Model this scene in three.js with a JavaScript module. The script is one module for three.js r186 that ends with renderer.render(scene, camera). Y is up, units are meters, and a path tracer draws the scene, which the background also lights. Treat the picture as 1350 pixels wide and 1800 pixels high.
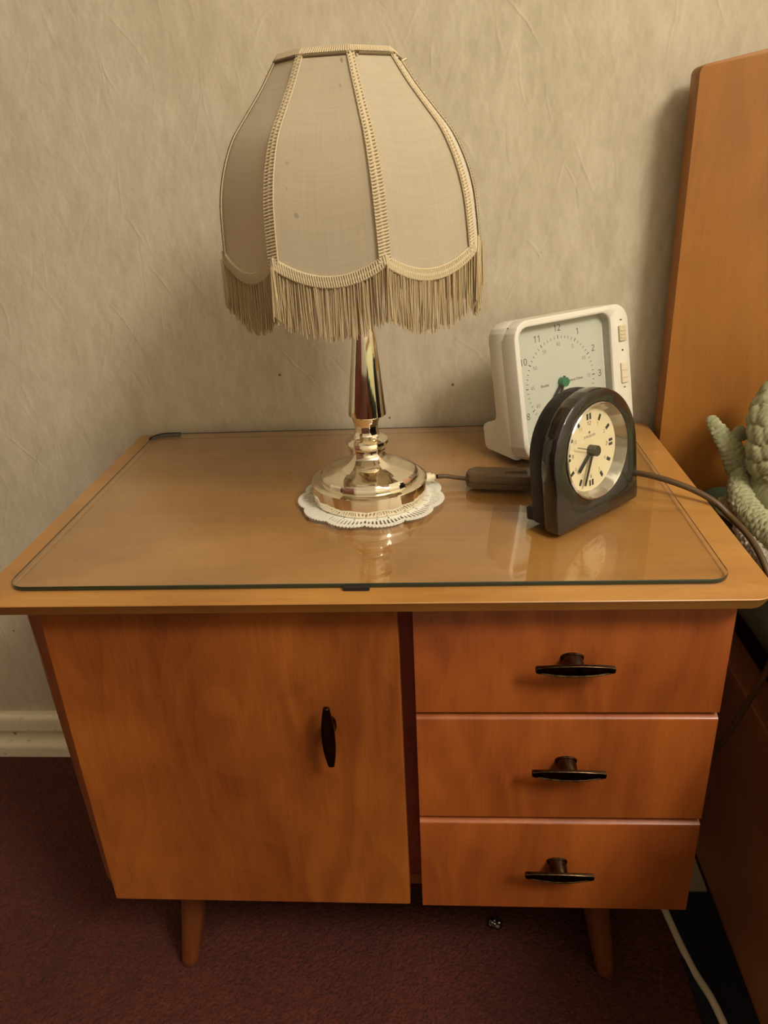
import * as THREE from 'three';
import { RoundedBoxGeometry } from 'three/addons/geometries/RoundedBoxGeometry.js';
import { mergeGeometries, toCreasedNormals } from 'three/addons/utils/BufferGeometryUtils.js';

// ---------------------------------------------------------------- camera, light, exposure
const scene = new THREE.Scene();
scene.background = new THREE.Color(0x050403);
const camera = new THREE.PerspectiveCamera(67.27, 1350 / 1800, 0.05, 20);
{
  const yaw = 0.0784811, pitch = 0.4325893, roll = -0.0508717;
  const f = new THREE.Vector3(-Math.sin(yaw) * Math.cos(pitch), -Math.sin(pitch), -Math.cos(yaw) * Math.cos(pitch));
  const r = new THREE.Vector3(Math.cos(yaw), 0, -Math.sin(yaw));
  const u = new THREE.Vector3().crossVectors(r, f);
  const R = r.clone().multiplyScalar(Math.cos(roll)).addScaledVector(u, Math.sin(roll));
  const U = r.clone().multiplyScalar(-Math.sin(roll)).addScaledVector(u, Math.cos(roll));
  camera.position.set(0.0576514, 0.7796009, 0.8613354);
  camera.quaternion.setFromRotationMatrix(new THREE.Matrix4().makeBasis(R, U, f.clone().negate()));
}
const renderer = new THREE.WebGLRenderer({ antialias: true });
renderer.toneMapping = THREE.LinearToneMapping;
renderer.toneMappingExposure = 0.68;
renderer.shadowMap.enabled = true;
const LAMP_POS = [1.25, 2.12, 1.6];           // the room's ceiling globe
const LAMP_COLOR = new THREE.Color().setRGB(1.0, 0.925, 0.80);
const LAMP_POWER = 15.5;

// ---------------------------------------------------------------- helpers
let seed = 7;
const rnd = () => { seed = (seed * 1664525 + 1013904223) >>> 0; return seed / 4294967296; };
const V3 = (x, y, z) => new THREE.Vector3(x, y, z);
const clamp = (x, a = 0, b = 1) => Math.min(b, Math.max(a, x));
const lerp = (a, b, t) => a + (b - a) * t;
const smooth = (a, b, x) => { const t = clamp((x - a) / (b - a)); return t * t * (3 - 2 * t); };
const used = new Map();
function numbered(name) { const n = used.get(name) || 0; used.set(name, n + 1); return n ? `${name}_${String(n).padStart(3, '0')}` : name; }
function shade(o) { o.traverse(c => { if (c.isMesh) { c.castShadow = true; c.receiveShadow = true; } }); return o; }
function part(name, geo, mat, parent) { const m = new THREE.Mesh(geo, mat); m.name = parent ? name : numbered(name); m.castShadow = m.receiveShadow = true; if (parent) parent.add(m); return m; }
function thing(name, label, category, pos = [0, 0, 0]) { const g = new THREE.Group(); g.name = numbered(name); g.position.set(...pos); g.userData = { label, category }; scene.add(g); return g; }
function solo(name, geo, mat, label, category) { const m = part(name, geo, mat, null); m.userData = { label, category }; scene.add(m); return m; }
function struct(name, geo, mat) { const m = new THREE.Mesh(geo, mat); m.name = name; m.userData.kind = 'structure'; m.castShadow = m.receiveShadow = true; scene.add(m); return m; }
function merge(list) { return mergeGeometries(list.map(g => { const q = g.index ? g.toNonIndexed() : g; for (const k of Object.keys(q.attributes)) if (!['position', 'normal', 'uv'].includes(k)) q.deleteAttribute(k); return q; }), false); }
// uv in metres, laid on each face by the way it points
function uvBox(geo, ox = 0, oy = 0, swap = false) {
  const g = geo.index ? geo.toNonIndexed() : geo; const p = g.attributes.position, n = g.attributes.normal; const uv = new Float32Array(p.count * 2);
  for (let i = 0; i < p.count; i += 3) {
    let nx = 0, ny = 0, nz = 0; for (let k = 0; k < 3; k++) { nx += n.getX(i + k); ny += n.getY(i + k); nz += n.getZ(i + k); }
    nx = Math.abs(nx); ny = Math.abs(ny); nz = Math.abs(nz);
    for (let k = 0; k < 3; k++) {
      const j = i + k, x = p.getX(j), y = p.getY(j), z = p.getZ(j); let a, b;
      if (nz >= nx && nz >= ny) { a = x; b = y; } else if (nx >= ny) { a = z; b = y; } else { a = x; b = z; }
      if (swap) [a, b] = [b, a];
      uv[2 * j] = a + ox; uv[2 * j + 1] = b + oy;
    }
  }
  g.setAttribute('uv', new THREE.BufferAttribute(uv, 2)); return g;
}
const rbox = (w, h, d, r = 0.0015, seg = 2) => new RoundedBoxGeometry(w, h, d, seg, r);
const at = (g, x, y, z) => { g.translate(x, y, z); return g; };
function tube(pts, r, seg = 60, rad = 8, closed = false) { return new THREE.TubeGeometry(new THREE.CatmullRomCurve3(pts.map(a => Array.isArray(a) ? V3(...a) : a), closed), seg, r, rad, closed); }
function grid(nu, nv, fn) {                           // surface from fn(u, v) -> [x, y, z]
  const pos = [], uv = [], idx = [];
  for (let j = 0; j <= nv; j++) for (let i = 0; i <= nu; i++) { const a = fn(i / nu, j / nv); pos.push(a[0], a[1], a[2]); uv.push(a[3] ?? i / nu, a[4] ?? j / nv); }
  for (let j = 0; j < nv; j++) for (let i = 0; i < nu; i++) { const a = j * (nu + 1) + i, b = a + 1, c = a + nu + 1, d = c + 1; idx.push(a, b, d, a, d, c); }
  const g = new THREE.BufferGeometry(); g.setAttribute('position', new THREE.Float32BufferAttribute(pos, 3)); g.setAttribute('uv', new THREE.Float32BufferAttribute(uv, 2)); g.setIndex(idx); g.computeVertexNormals(); return g;
}
// slab with rounded plan corners; profile = [[inset, y], ...] from the bottom up
function slab(x0, x1, z0, z1, r, profile, seg = 8, rb = r) {
  const ring = ins => { const out = []; const c = [[x1, z1, 0, r], [x0, z1, 1, r], [x0, z0, 2, rb], [x1, z0, 3, rb]];
    for (const [x, z, q, R] of c) { const rr = Math.max(R - ins, 0.0002), sx = x === x1 ? 1 : -1, sz = z === z1 ? 1 : -1; const cx = x - sx * Math.max(R, ins + 0.0002), cz = z - sz * Math.max(R, ins + 0.0002);
      for (let i = 0; i <= seg; i++) { const t = (q + i / seg) * Math.PI / 2; out.push([cx + Math.cos(t - 0) * rr, cz + Math.sin(t) * rr]); } } return out; };
  const rings = profile.map(([ins, y]) => ring(ins).map(([x, z]) => [x, y, z])); const n = rings[0].length; const tri = [];
  const q = (a, b, c) => tri.push(...a, ...b, ...c);
  for (let k = 0; k + 1 < rings.length; k++) for (let i = 0; i < n; i++) { const j = (i + 1) % n, a = rings[k][i], b = rings[k][j], c = rings[k + 1][i], d = rings[k + 1][j]; q(a, c, b); q(b, c, d); }
  const cap = (ring_, up) => { const m = [(x0 + x1) / 2, ring_[0][1], (z0 + z1) / 2]; for (let i = 0; i < n; i++) { const a = ring_[i], b = ring_[(i + 1) % n]; up ? q(m, b, a) : q(m, a, b); } };
  cap(rings[0], false); cap(rings[rings.length - 1], true);
  let g = new THREE.BufferGeometry(); g.setAttribute('position', new THREE.Float32BufferAttribute(tri, 3)); g.computeVertexNormals(); g = toCreasedNormals(g, 0.5); return uvBox(g);
}
// ---------------------------------------------------------------- noise and textures
const PERM = new Uint8Array(65536); { let s = 12345; for (let i = 0; i < 65536; i++) { s = (s * 1664525 + 1013904223) >>> 0; PERM[i] = s >>> 24; } }
const hash = (x, y, s) => PERM[(x * 7919 + y * 104729 + s * 3571 + ((x * 31) ^ (y * 17))) & 65535] / 255;
function vnoise(x, y, s, px = 0, py = 0) {            // value noise, periodic in px, py when given
  let xi = Math.floor(x), yi = Math.floor(y); const fx = x - xi, fy = y - yi; let x1 = xi + 1, y1 = yi + 1;
  if (px) { xi = ((xi % px) + px) % px; x1 = ((x1 % px) + px) % px; } if (py) { yi = ((yi % py) + py) % py; y1 = ((y1 % py) + py) % py; }
  const u = fx * fx * (3 - 2 * fx), v = fy * fy * (3 - 2 * fy);
  return lerp(lerp(hash(xi, yi, s), hash(x1, yi, s), u), lerp(hash(xi, y1, s), hash(x1, y1, s), u), v);
}
function fbm(x, y, s, oct = 4) { let a = 0.5, r = 0, n = 0; for (let i = 0; i < oct; i++) { r += a * vnoise(x, y, s + i * 13); n += a; a *= 0.5; x *= 2.03; y *= 2.03; } return r / n; }
function dataTex(w, h, fn, mw, mh, srgb = true) {     // fn(px, py) -> [r, g, b] 0..255, the tile covers mw x mh metres
  const d = new Uint8Array(w * h * 4);
  for (let y = 0; y < h; y++) for (let x = 0; x < w; x++) { const c = fn(x, y), i = 4 * (y * w + x); d[i] = clamp(c[0], 0, 255); d[i + 1] = clamp(c[1], 0, 255); d[i + 2] = clamp(c[2], 0, 255); d[i + 3] = 255; }
  const t = new THREE.DataTexture(d, w, h, THREE.RGBAFormat); t.wrapS = t.wrapT = THREE.RepeatWrapping; t.magFilter = THREE.LinearFilter; t.minFilter = THREE.LinearMipmapLinearFilter; t.generateMipmaps = true;
  if (srgb) t.colorSpace = THREE.SRGBColorSpace; t.repeat.set(1 / mw, 1 / mh); t.needsUpdate = true; return t;
}
const mix3 = (a, b, t) => [lerp(a[0], b[0], t), lerp(a[1], b[1], t), lerp(a[2], b[2], t)];
// figured veneer: grain runs along v
function veneer(s, light, dark, { w = 512, h = 768, mw = 0.42, mh = 0.63, fig = 1, leaf = 0, along = false } = {}) {
  return dataTex(w, h, (px, py) => {
    const x = along ? py / h * mh : px / w * mw, y = along ? px / w * mw : py / h * mh;
    const warp = (fbm(x * 9, y * 3.2, s, 3) - 0.5) * 0.16;
    const g = fbm((x + warp) * 46, y * 2.2 + 5, s + 5, 3);                       // growth bands
    const ring = Math.sin((x + warp * 1.6) * 210 + (y - 0.2) * (y - 0.2) * 60 * fig) * 0.5 + 0.5;
    const mott = fbm(x * 16, y * 11, s + 40, 4);                                // curl and mottle
    const fine = vnoise(x * 1500, y * 26, s + 60) * 0.6 + vnoise(x * 620, y * 60, s + 70) * 0.4;
    const fleck = smooth(0.78, 0.95, vnoise(x * 900, y * 120, s + 81)) * 0.16;
    const cs = fbm(x * 6.5 + 3, y * 2.6, s + 90, 3) * 8 + x * 14, saw = cs - Math.floor(cs);                 // cathedral figure: soft on one side, crisp on the other
    let t = 0.32 * g + 0.10 * ring * smooth(0.35, 0.7, mott) + 0.38 * mott + 0.14 * fine + 0.075 * saw * smooth(1.0, 0.93, saw);
    t = clamp((t - 0.5) * 1.75 * fig + 0.5 + fleck);
    const c = mix3(light, dark, t);
    if (leaf) { const k = Math.floor(x / leaf); const m = 0.96 + 0.08 * hash(k, 3, s); return [c[0] * m, c[1] * m, c[2] * m]; }
    return c;
  }, mw, mh);
}
function std(o) { return new THREE.MeshStandardMaterial(o); }
function phys(o) { return new THREE.MeshPhysicalMaterial(o); }

// wallpaper: pressed fibre paper with creases
const WP = 2048, WPM = 1.15; const wpH = new Float32Array(WP * WP).fill(0);
{
  const stroke = (x, y, ang, len, wid, amp, bend) => { const n = Math.ceil(len * 1.2); let a = ang;
    for (let i = 0; i < n; i++) { const t = i / n, k = Math.sin(Math.PI * t); x += Math.cos(a) / 1.2; y += Math.sin(a) / 1.2; a += bend / n + (rnd() - 0.5) * 0.08; const R = Math.ceil(wid * 2);
      for (let dy = -R; dy <= R; dy++) for (let dx = -R; dx <= R; dx++) { const d2 = dx * dx + dy * dy; const v = amp * k * Math.exp(-d2 / (wid * wid)); const X = ((Math.round(x) + dx) % WP + WP) % WP, Y = ((Math.round(y) + dy) % WP + WP) % WP; const o = Y * WP + X; if (Math.abs(v) > Math.abs(wpH[o])) wpH[o] = v; } } };
  for (let i = 0; i < 620; i++) stroke(rnd() * WP, rnd() * WP, Math.PI / 2 + (rnd() - 0.5) * 1.1, 40 + rnd() * 130, 1.6 + rnd() * 1.3, (rnd() < 0.75 ? 1 : -0.8) * (0.3 + rnd() * 0.6), (rnd() - 0.5) * 0.9);
  for (let i = 0; i < 7000; i++) stroke(rnd() * WP, rnd() * WP, Math.PI / 2 + (rnd() - 0.5) * 2.2, 8 + rnd() * 26, 1.2 + rnd(), (rnd() - 0.45) * 0.45, (rnd() - 0.5));
}
const wpN = (x, y, s, fx, fy, o = 4) => { let r = 0, a = 0.5, n = 0; for (let i = 0; i < o; i++) { r += a * vnoise(x / WP * fx, y / WP * fy, s + i, fx, fy); n += a; a *= 0.5; fx *= 2; fy *= 2; } return r / n; };
const wallBump = dataTex(WP, WP, (x, y) => { const v = 118 + wpH[y * WP + x] * 95 + (wpN(x, y, 3, 90, 60, 3) - 0.5) * 70 + (wpN(x, y, 9, 420, 260, 2) - 0.5) * 46; return [v, v, v]; }, WPM, WPM, false);
const wallMap = dataTex(1024, 1024, (x, y) => { const X = x * 2, Y = y * 2; const t = wpN(X, Y, 21, 60, 26, 5), q = wpN(X, Y, 33, 240, 90, 3), b = wpN(X, Y, 44, 8, 5, 3);
  const m = clamp(0.5 + (t - 0.5) * 0.9 + (q - 0.5) * 0.9); const c = mix3([198, 187, 165], [177, 165, 141], m); const wx = x / 1024 * WPM, wy = y / 1024 * WPM; let sp = 0; for (const [a, e, r] of [[0.3754, 0.6388, 0.0019], [0.3015, 0.6015, 0.0013], [0.1772, 0.6562, 0.0018], [0.92, 0.31, 0.0015]]) sp = Math.max(sp, 1 - smooth(r * 0.5, r, Math.hypot(wx - a, wy - e))); return mix3(mix3(c, [190, 172, 152], clamp((b - 0.35) * 1.2) * 0.3), [66, 52, 34], sp * 0.85); }, WPM, WPM);
const M = {};
M.wall = std({ map: wallMap, bumpMap: wallBump, bumpScale: 0.0011, roughness: 0.88 });
M.plaster = std({ color: 0xe4dccb, roughness: 0.95 });
M.ceiling = std({ color: 0xefebe2, roughness: 0.95 });
M.carpet = std({ map: dataTex(768, 768, (x, y) => { const n = vnoise(x / 2.2, y / 2.2, 5) * 0.5 + vnoise(x / 5, y / 5, 8) * 0.3 + fbm(x / 60, y / 60, 14, 3) * 0.4; const c = mix3([53, 18, 9], [90, 36, 20], clamp(n * 1.15 - 0.15)); return c; }, 0.6, 0.6), roughness: 1,
  bumpMap: dataTex(512, 512, (x, y) => { const v = 255 * (0.6 * vnoise(x / 1.7, y / 1.7, 51) + 0.4 * vnoise(x / 4, y / 4, 52)); return [v, v, v]; }, 0.4, 0.4, false), bumpScale: 0.003 });
const varnish = (map, extra = {}) => phys({ map, roughness: 0.46, clearcoat: 0.45, clearcoatRoughness: 0.22, ...extra });
M.woodDoor = varnish(veneer(11, [168, 97, 35], [115, 56, 16], { fig: 1.1 }));
M.woodDrawer = varnish(veneer(23, [170, 92, 33], [117, 54, 17]));
M.woodSide = varnish(veneer(29, [150, 84, 32], [112, 54, 18]));
M.woodPost = varnish(veneer(31, [122, 48, 27], [88, 30, 16], { mw: 0.21, mh: 0.6 }));
M.woodTop = varnish(veneer(41, [186, 136, 69], [146, 97, 42], { w: 768, h: 512, mw: 0.63, mh: 0.42, fig: 0.85, along: true }), { roughness: 0.4 });
M.woodNose = M.woodTop;
M.woodBed = varnish(veneer(57, [166, 106, 27], [130, 78, 15], { fig: 0.8, h: 1024, mh: 0.9 }), { clearcoat: 0.12, roughness: 0.6 });
M.woodRail = varnish(veneer(63, [188, 126, 80], [144, 90, 54], { fig: 0.8 }), { clearcoat: 0.12, roughness: 0.6 });
M.woodLeg = varnish(veneer(71, [118, 64, 28], [88, 44, 18]));
M.woodDark = varnish(veneer(83, [112, 52, 30], [64, 24, 14]));
M.white = phys({ color: 0xd6d0c2, roughness: 0.42, clearcoat: 0.2, clearcoatRoughness: 0.3 });
M.paint = phys({ roughness: 0.4, clearcoat: 0.25, clearcoatRoughness: 0.35, map: dataTex(512, 256, (x, y) => { const t = smooth(0.82, 0.93, vnoise(x / 9, y / 5, 91)) * smooth(0.45, 0.7, fbm(x / 40, y / 20, 94, 3)); return mix3([226, 216, 188], [120, 104, 74], t * 0.8); }, 0.5, 0.25) });
M.brass = phys({ color: new THREE.Color().setRGB(0.93, 0.86, 0.71), metalness: 1, roughness: 0.07 });
M.bronze = phys({ metalness: 1, roughness: 0.22, map: dataTex(256, 256, (x, y) => mix3([98, 78, 52], [50, 38, 25], clamp(fbm(x / 12, y / 12, 101, 4) * 1.6 - 0.3)), 0.06, 0.06) });
M.black = phys({ color: 0x17100c, roughness: 0.2, clearcoat: 0.7, clearcoatRoughness: 0.08 });
M.blackMatte = std({ color: 0x0d0a08, roughness: 0.5 });
M.chrome = phys({ color: 0xb9b3a6, metalness: 1, roughness: 0.24 });
M.glass = phys({ color: 0xfcfdfd, transmission: 1, thickness: 0, roughness: 0.015, ior: 1.5 });
M.glassEdge = phys({ color: 0x1c2a1c, roughness: 0.12, clearcoat: 0.6 });
M.brown = std({ color: 0x5e4a2e, roughness: 0.5 });
M.cordBrown = std({ color: 0x4f3a20, roughness: 0.5 });
M.cordWhite = std({ color: 0xcfc4a4, roughness: 0.5 });
M.darkClip = std({ color: 0x170d08, roughness: 0.7 });
M.green = std({ color: 0x1d6b45, roughness: 0.4 });
M.ink = std({ color: 0x15120f, roughness: 0.45 });
M.lace = std({ color: 0xd6d2c4, roughness: 0.8 });
const weave = (s, a, b, mw) => dataTex(512, 512, (x, y) => { const wv = 0.5 + 0.25 * Math.sin(x * 1.2) * Math.sin(y * 1.2); const slub = vnoise(x / 2.2, y / 60, s) * 0.5 + vnoise(x / 70, y / 2.4, s + 3) * 0.5; const m = fbm(x / 70, y / 70, s + 8, 3);
  const st = smooth(0.86, 0.93, vnoise(x / 13, y / 16, s + 17)) * smooth(0.6, 0.75, vnoise(x / 90, y / 90, s + 19)); return mix3(mix3(a, b, clamp(0.35 * wv + 0.45 * slub + 0.35 * m - 0.1)), [128, 108, 76], st * 0.55); }, mw, mw);
M.shade = phys({ map: weave(5, [218, 206, 181], [192, 179, 151], 1), roughness: 0.9, transmission: 0.45, thickness: 0, side: THREE.DoubleSide });
M.braid = std({ color: 0xc0af8e, roughness: 0.75 });
M.thread = phys({ color: 0xb5a07b, roughness: 0.55, sheen: 0.4, sheenColor: new THREE.Color(0xd8c9a0), sheenRoughness: 0.4 });
M.quilt = std({ map: weave(15, [98, 118, 104], [74, 92, 78], 0.3), roughness: 0.95 });
M.wool = std({ roughness: 1, map: dataTex(256, 256, (x, y) => mix3([176, 176, 140], [132, 132, 96], clamp(0.4 * vnoise(x / 3, y / 3, 7) + 0.7 * fbm(x / 24, y / 24, 9, 3) - 0.05)), 0.12, 0.12) });
M.woolGrey = std({ roughness: 1, map: dataTex(256, 256, (x, y) => mix3([196, 190, 176], [146, 138, 124], clamp(0.5 * vnoise(x / 3, y / 3, 17) + 0.6 * fbm(x / 20, y / 20, 19, 3) - 0.05)), 0.12, 0.12) });
M.navy = std({ roughness: 1, map: dataTex(256, 256, (x, y) => mix3([10, 11, 18], [22, 23, 34], vnoise(x / 2, y / 2, 27) * 0.6 + vnoise(x / 6, y / 6, 28) * 0.4), 0.2, 0.2) });
M.paper = std({ color: 0xa4937a, roughness: 0.9 });
M.foil = phys({ color: 0x8a8886, metalness: 1, roughness: 0.22, flatShading: true });

// ---------------------------------------------------------------- room shell
const RX0 = -1.75, RX1 = 2.95, RZ1 = 3.4, RH = 2.45;
const box = (x0, x1, y0, y1, z0, z1) => { const g = new THREE.BoxGeometry(x1 - x0, y1 - y0, z1 - z0); g.translate((x0 + x1) / 2, (y0 + y1) / 2, (z0 + z1) / 2); return g; };
struct('wall_back', uvBox(box(RX0 - 0.1, RX1 + 0.1, 0, RH, -0.12, 0), 0.3, 0.1), M.wall);
struct('wall_front', uvBox(box(RX0 - 0.1, RX1 + 0.1, 0, RH, RZ1, RZ1 + 0.12)), M.plaster);
struct('wall_left', uvBox(box(RX0 - 0.12, RX0, 0, RH, 0, RZ1)), M.plaster);
struct('wall_right', uvBox(box(RX1, RX1 + 0.12, 0, RH, 0, RZ1)), M.plaster);
struct('ceiling', uvBox(box(RX0 - 0.12, RX1 + 0.12, RH, RH + 0.1, -0.12, RZ1 + 0.12)), M.ceiling);
struct('floor', uvBox(box(RX0 - 0.12, RX1 + 0.12, -0.1, 0, -0.12, RZ1 + 0.12)), M.carpet);
{
  const s = new THREE.Shape(); s.moveTo(0, 0); s.lineTo(0.0155, 0); s.lineTo(0.0155, 0.014); s.quadraticCurveTo(0.0155, 0.020, 0.011, 0.022); s.quadraticCurveTo(0.0065, 0.026, 0.0065, 0.032); s.quadraticCurveTo(0.0068, 0.040, 0.0125, 0.0445); s.lineTo(0.0135, 0.047); s.lineTo(0.0135, 0.062); s.quadraticCurveTo(0.0135, 0.072, 0.006, 0.0725); s.lineTo(0, 0.0725); s.lineTo(0, 0);
  const len = RX1 - RX0; const g = new THREE.ExtrudeGeometry(s, { depth: len, bevelEnabled: false, curveSegments: 8 }); g.rotateY(-Math.PI / 2); g.rotateY(Math.PI);   // profile x -> +z
  g.computeBoundingBox(); const b = g.boundingBox;
  if (b.max.z < 0.001) g.rotateY(Math.PI); g.computeBoundingBox(); g.translate(RX0 - g.boundingBox.min.x, 0, 0);
  struct('baseboard_back', uvBox(g), M.paint);
}
// far side of the room, seen only as reflections in the brass
{
  const d = struct('door_1', uvBox(at(rbox(0.82, 2.0, 0.05, 0.004), 0.32, 1.0, RZ1 - 0.026)), M.white);
  part('door_handle', at(new THREE.SphereGeometry(0.028, 20, 14), 0.66, 1.0, RZ1 - 0.075), M.brass, d);
  const w = thing('wardrobe', 'tall dark wooden wardrobe on the left side of the room', 'wardrobe', [RX0 + 0.3, 0, 1.75]);
  part('carcass', uvBox(at(rbox(0.58, 1.95, 1.7, 0.006), -0.002, 0.975, 0)), M.woodDark, w);
  for (const z of [-0.425, 0.425]) { const l = part('door', uvBox(at(rbox(0.02, 1.8, 0.83, 0.004), 0.3, 1.0, z)), M.woodDark, w); part('knob', at(new THREE.SphereGeometry(0.018, 16, 12), 0.325, 1.0, z - Math.sign(z) * 0.36), M.brass, l); }
}
{ // ceiling globe
  const t = thing('ceiling_lamp', 'white glass globe lamp hanging from the ceiling over the bed', 'lamp', LAMP_POS);
  part('globe', new THREE.SphereGeometry(0.14, 32, 20), std({ color: 0xf4ead2, emissive: LAMP_COLOR, emissiveIntensity: 1.6, roughness: 0.4 }), t);
  part('rod', at(new THREE.CylinderGeometry(0.008, 0.008, RH - LAMP_POS[1] - 0.14, 12), 0, 0.14 + (RH - LAMP_POS[1] - 0.14) / 2, 0), M.brass, t);
  part('canopy', at(new THREE.CylinderGeometry(0.05, 0.06, 0.025, 24), 0, RH - LAMP_POS[1] - 0.0135, 0), M.brass, t);
  const l = new THREE.PointLight(LAMP_COLOR, LAMP_POWER, 0, 2); l.castShadow = true; l.shadow.radius = 13; l.shadow.mapSize.set(2048, 2048); l.shadow.bias = -0.0005; t.add(l);
}

// ---------------------------------------------------------------- nightstand
const H = 0.492, GT = 0.004, HG = H + GT;             // top surface, glass thickness, glass surface
const ZD = 0.366;                                     // plane of the door and drawer fronts
function handleGeo(vertical) {
  const L = 0.0580, seg = 28, ns = 36;
  const bar = grid(ns, seg, (u, v) => { const s = v * 2 - 1, hh = lerp(0.0056, 0.0026, s * s), dd = 0.0050; const t = u * Math.PI * 2; const e = 0.72; const c = Math.cos(t), q = Math.sin(t); const sg = a => Math.sign(a) * Math.pow(Math.abs(a), e);
    let z = sg(c) * dd / 2; let y = sg(q) * hh; if (c > 0.2) z -= 0.0014 * (1 - smooth(0.62, 0.84, Math.abs(y) / hh)) * (1 - smooth(0.8, 1, Math.abs(s))); const endk = 1; return [s * L / 2, y * endk, 0.0175 + z - 0.002 * s * s]; });
  const ends = [-1, 1].map(s => { const g = new THREE.SphereGeometry(1, 12, 8); g.scale(0.0008, 0.0026, 0.0024); g.translate(s * L / 2, 0, 0.0155); return g; });
  const post = new THREE.CylinderGeometry(0.0068, 0.0072, 0.016, 20); post.scale(1.1, 1, 0.55); post.rotateX(Math.PI / 2); post.translate(0, 0, 0.008);
  const plate = new THREE.CylinderGeometry(0.0078, 0.0084, 0.002, 20); plate.scale(1.1, 1, 0.55); plate.rotateX(Math.PI / 2); plate.translate(0, 0, 0.001);
  const g = merge([bar, ...ends, post, plate]); if (vertical) g.rotateZ(Math.PI / 2); return uvBox(g);
}
{
  const n = thing('nightstand', 'varnished orange wooden nightstand with one door, three drawers and splayed legs', 'nightstand', [0, 0, 0.2]);
  const Z = -0.2;                                     // children are written in room coordinates
  const put = (name, g, m) => { g.translate(0, 0, Z); return part(name, g, m, n); };
  put('tabletop', uvBox(slab(-0.2935, 0.2935, 0.0094, 0.3935, 0.02, [[0.022, 0.4756], [0.0110, 0.4776], [0.0064, 0.4803], [0.0036, 0.4850], [0.0008, 0.4899], [0, 0.4909], [0.0005, 0.4916], [0.0020, H]], 10, 0.006), 0.3, 0.01), M.woodTop);
  // carcass
  const TOP = 0.4757, BOT = 0.150;
  { // left side panel: its front corner is cut off towards the left and it leans in a little towards the bottom
    const sec = (k) => { const xo = lerp(-0.2790, -0.2862, k); return [[-0.2590, 0.012], [xo, 0.012], [xo, 0.335], [-0.2640, 0.3487], [-0.2590, 0.3487]]; };
    const a = sec(0), b = sec(1), tri = []; const BL = 0.140; const P = (q, y) => [q[0], y, q[1]]; const m = a.length;
    for (let i = 0; i < m; i++) { const j = (i + 1) % m; tri.push(...P(a[i], BL), ...P(b[i], TOP), ...P(a[j], BL), ...P(a[j], BL), ...P(b[i], TOP), ...P(b[j], TOP)); }
    for (let i = 1; i + 1 < m; i++) { tri.push(...P(b[0], TOP), ...P(b[i + 1], TOP), ...P(b[i], TOP)); tri.push(...P(a[0], BL), ...P(a[i], BL), ...P(a[i + 1], BL)); }
    const g = new THREE.BufferGeometry(); g.setAttribute('position', new THREE.Float32BufferAttribute(tri, 3)); g.computeVertexNormals(); put('side_panel', uvBox(g), M.woodSide);
  }
  put('side_panel', uvBox(at(rbox(0.015, TOP - BOT, 0.336, 0.001), 0.2665, (TOP + BOT) / 2, 0.18)), M.woodSide);
  put('bottom_panel', uvBox(at(rbox(0.517, 0.014, 0.334, 0.001), 0.0002, BOT + 0.0085, 0.18)), M.woodSide);
  put('back_panel', uvBox(box(-0.2586, 0.2585, BOT + 0.016, TOP - 0.001, 0.0125, 0.0185)), M.woodSide);
  put('divider', uvBox(at(rbox(0.016, TOP - BOT - 0.018, 0.331, 0.002), 0.0305, (TOP + BOT) / 2 + 0.0085, 0.185)), M.woodPost);
  // door
  const door = put('door', uvBox(at(rbox(0.2815, 0.4725 - 0.1475, 0.0165, 0.0014), -0.1160, (0.4725 + 0.1475) / 2, ZD - 0.00825), 0.28, 0.02), M.woodDoor);
  { const h = part('handle', handleGeo(true), M.bronze, door); h.position.set(-0.0336, 0.3590, ZD + Z); }
  // drawers
  const yy = [[0.3708, 0.4728], [0.2580, 0.3640], [0.1462, 0.2502]], hy = [0.4245, 0.3222, 0.2064], hx = [0.1575, 0.1582, 0.1563];
  for (let i = 0; i < 3; i++) {
    const [y0, y1t] = yy[i], x0 = 0.0364 - i * 0.0001, x1 = 0.2745, bev = i ? 0.0042 : 0.001, y1 = i ? y1t + 0.0042 : y1t;
    const s = new THREE.Shape(); s.moveTo(0, y0); s.lineTo(0.0155, y0); s.lineTo(0.0165, y0 + 0.001); s.lineTo(0.0165, y1 - bev - 0.0002); s.quadraticCurveTo(0.0165, y1 - bev * 0.6, 0.0145 - (i ? 0.002 : 0), y1 - (i ? 0.0012 : 0)); s.lineTo(i ? 0.006 : 0.0140, y1); s.lineTo(0, y1); s.lineTo(0, y0);
    const g = new THREE.ExtrudeGeometry(s, { depth: x1 - x0, bevelEnabled: false, curveSegments: 6 }); g.rotateY(-Math.PI / 2);      // shape x -> +z, depth -> -x
    g.translate(x1, 0, ZD - 0.0165);
    const d = put('drawer', uvBox(toCreasedNormals(g, 0.4), 0.06 * i, 0.1 * i), M.woodDrawer);
    part('drawer_box', uvBox(at(rbox(0.2255, 0.07, 0.29, 0.001), (x0 + x1) / 2 - 0.005, y0 + 0.052, ZD - 0.165 + Z)), M.woodSide, d);
    const h = part('handle', handleGeo(false), M.bronze, d); h.position.set(hx[i], hy[i], ZD + Z); h.rotation.z = [0, -0.02, -0.022][i];
  }
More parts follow.
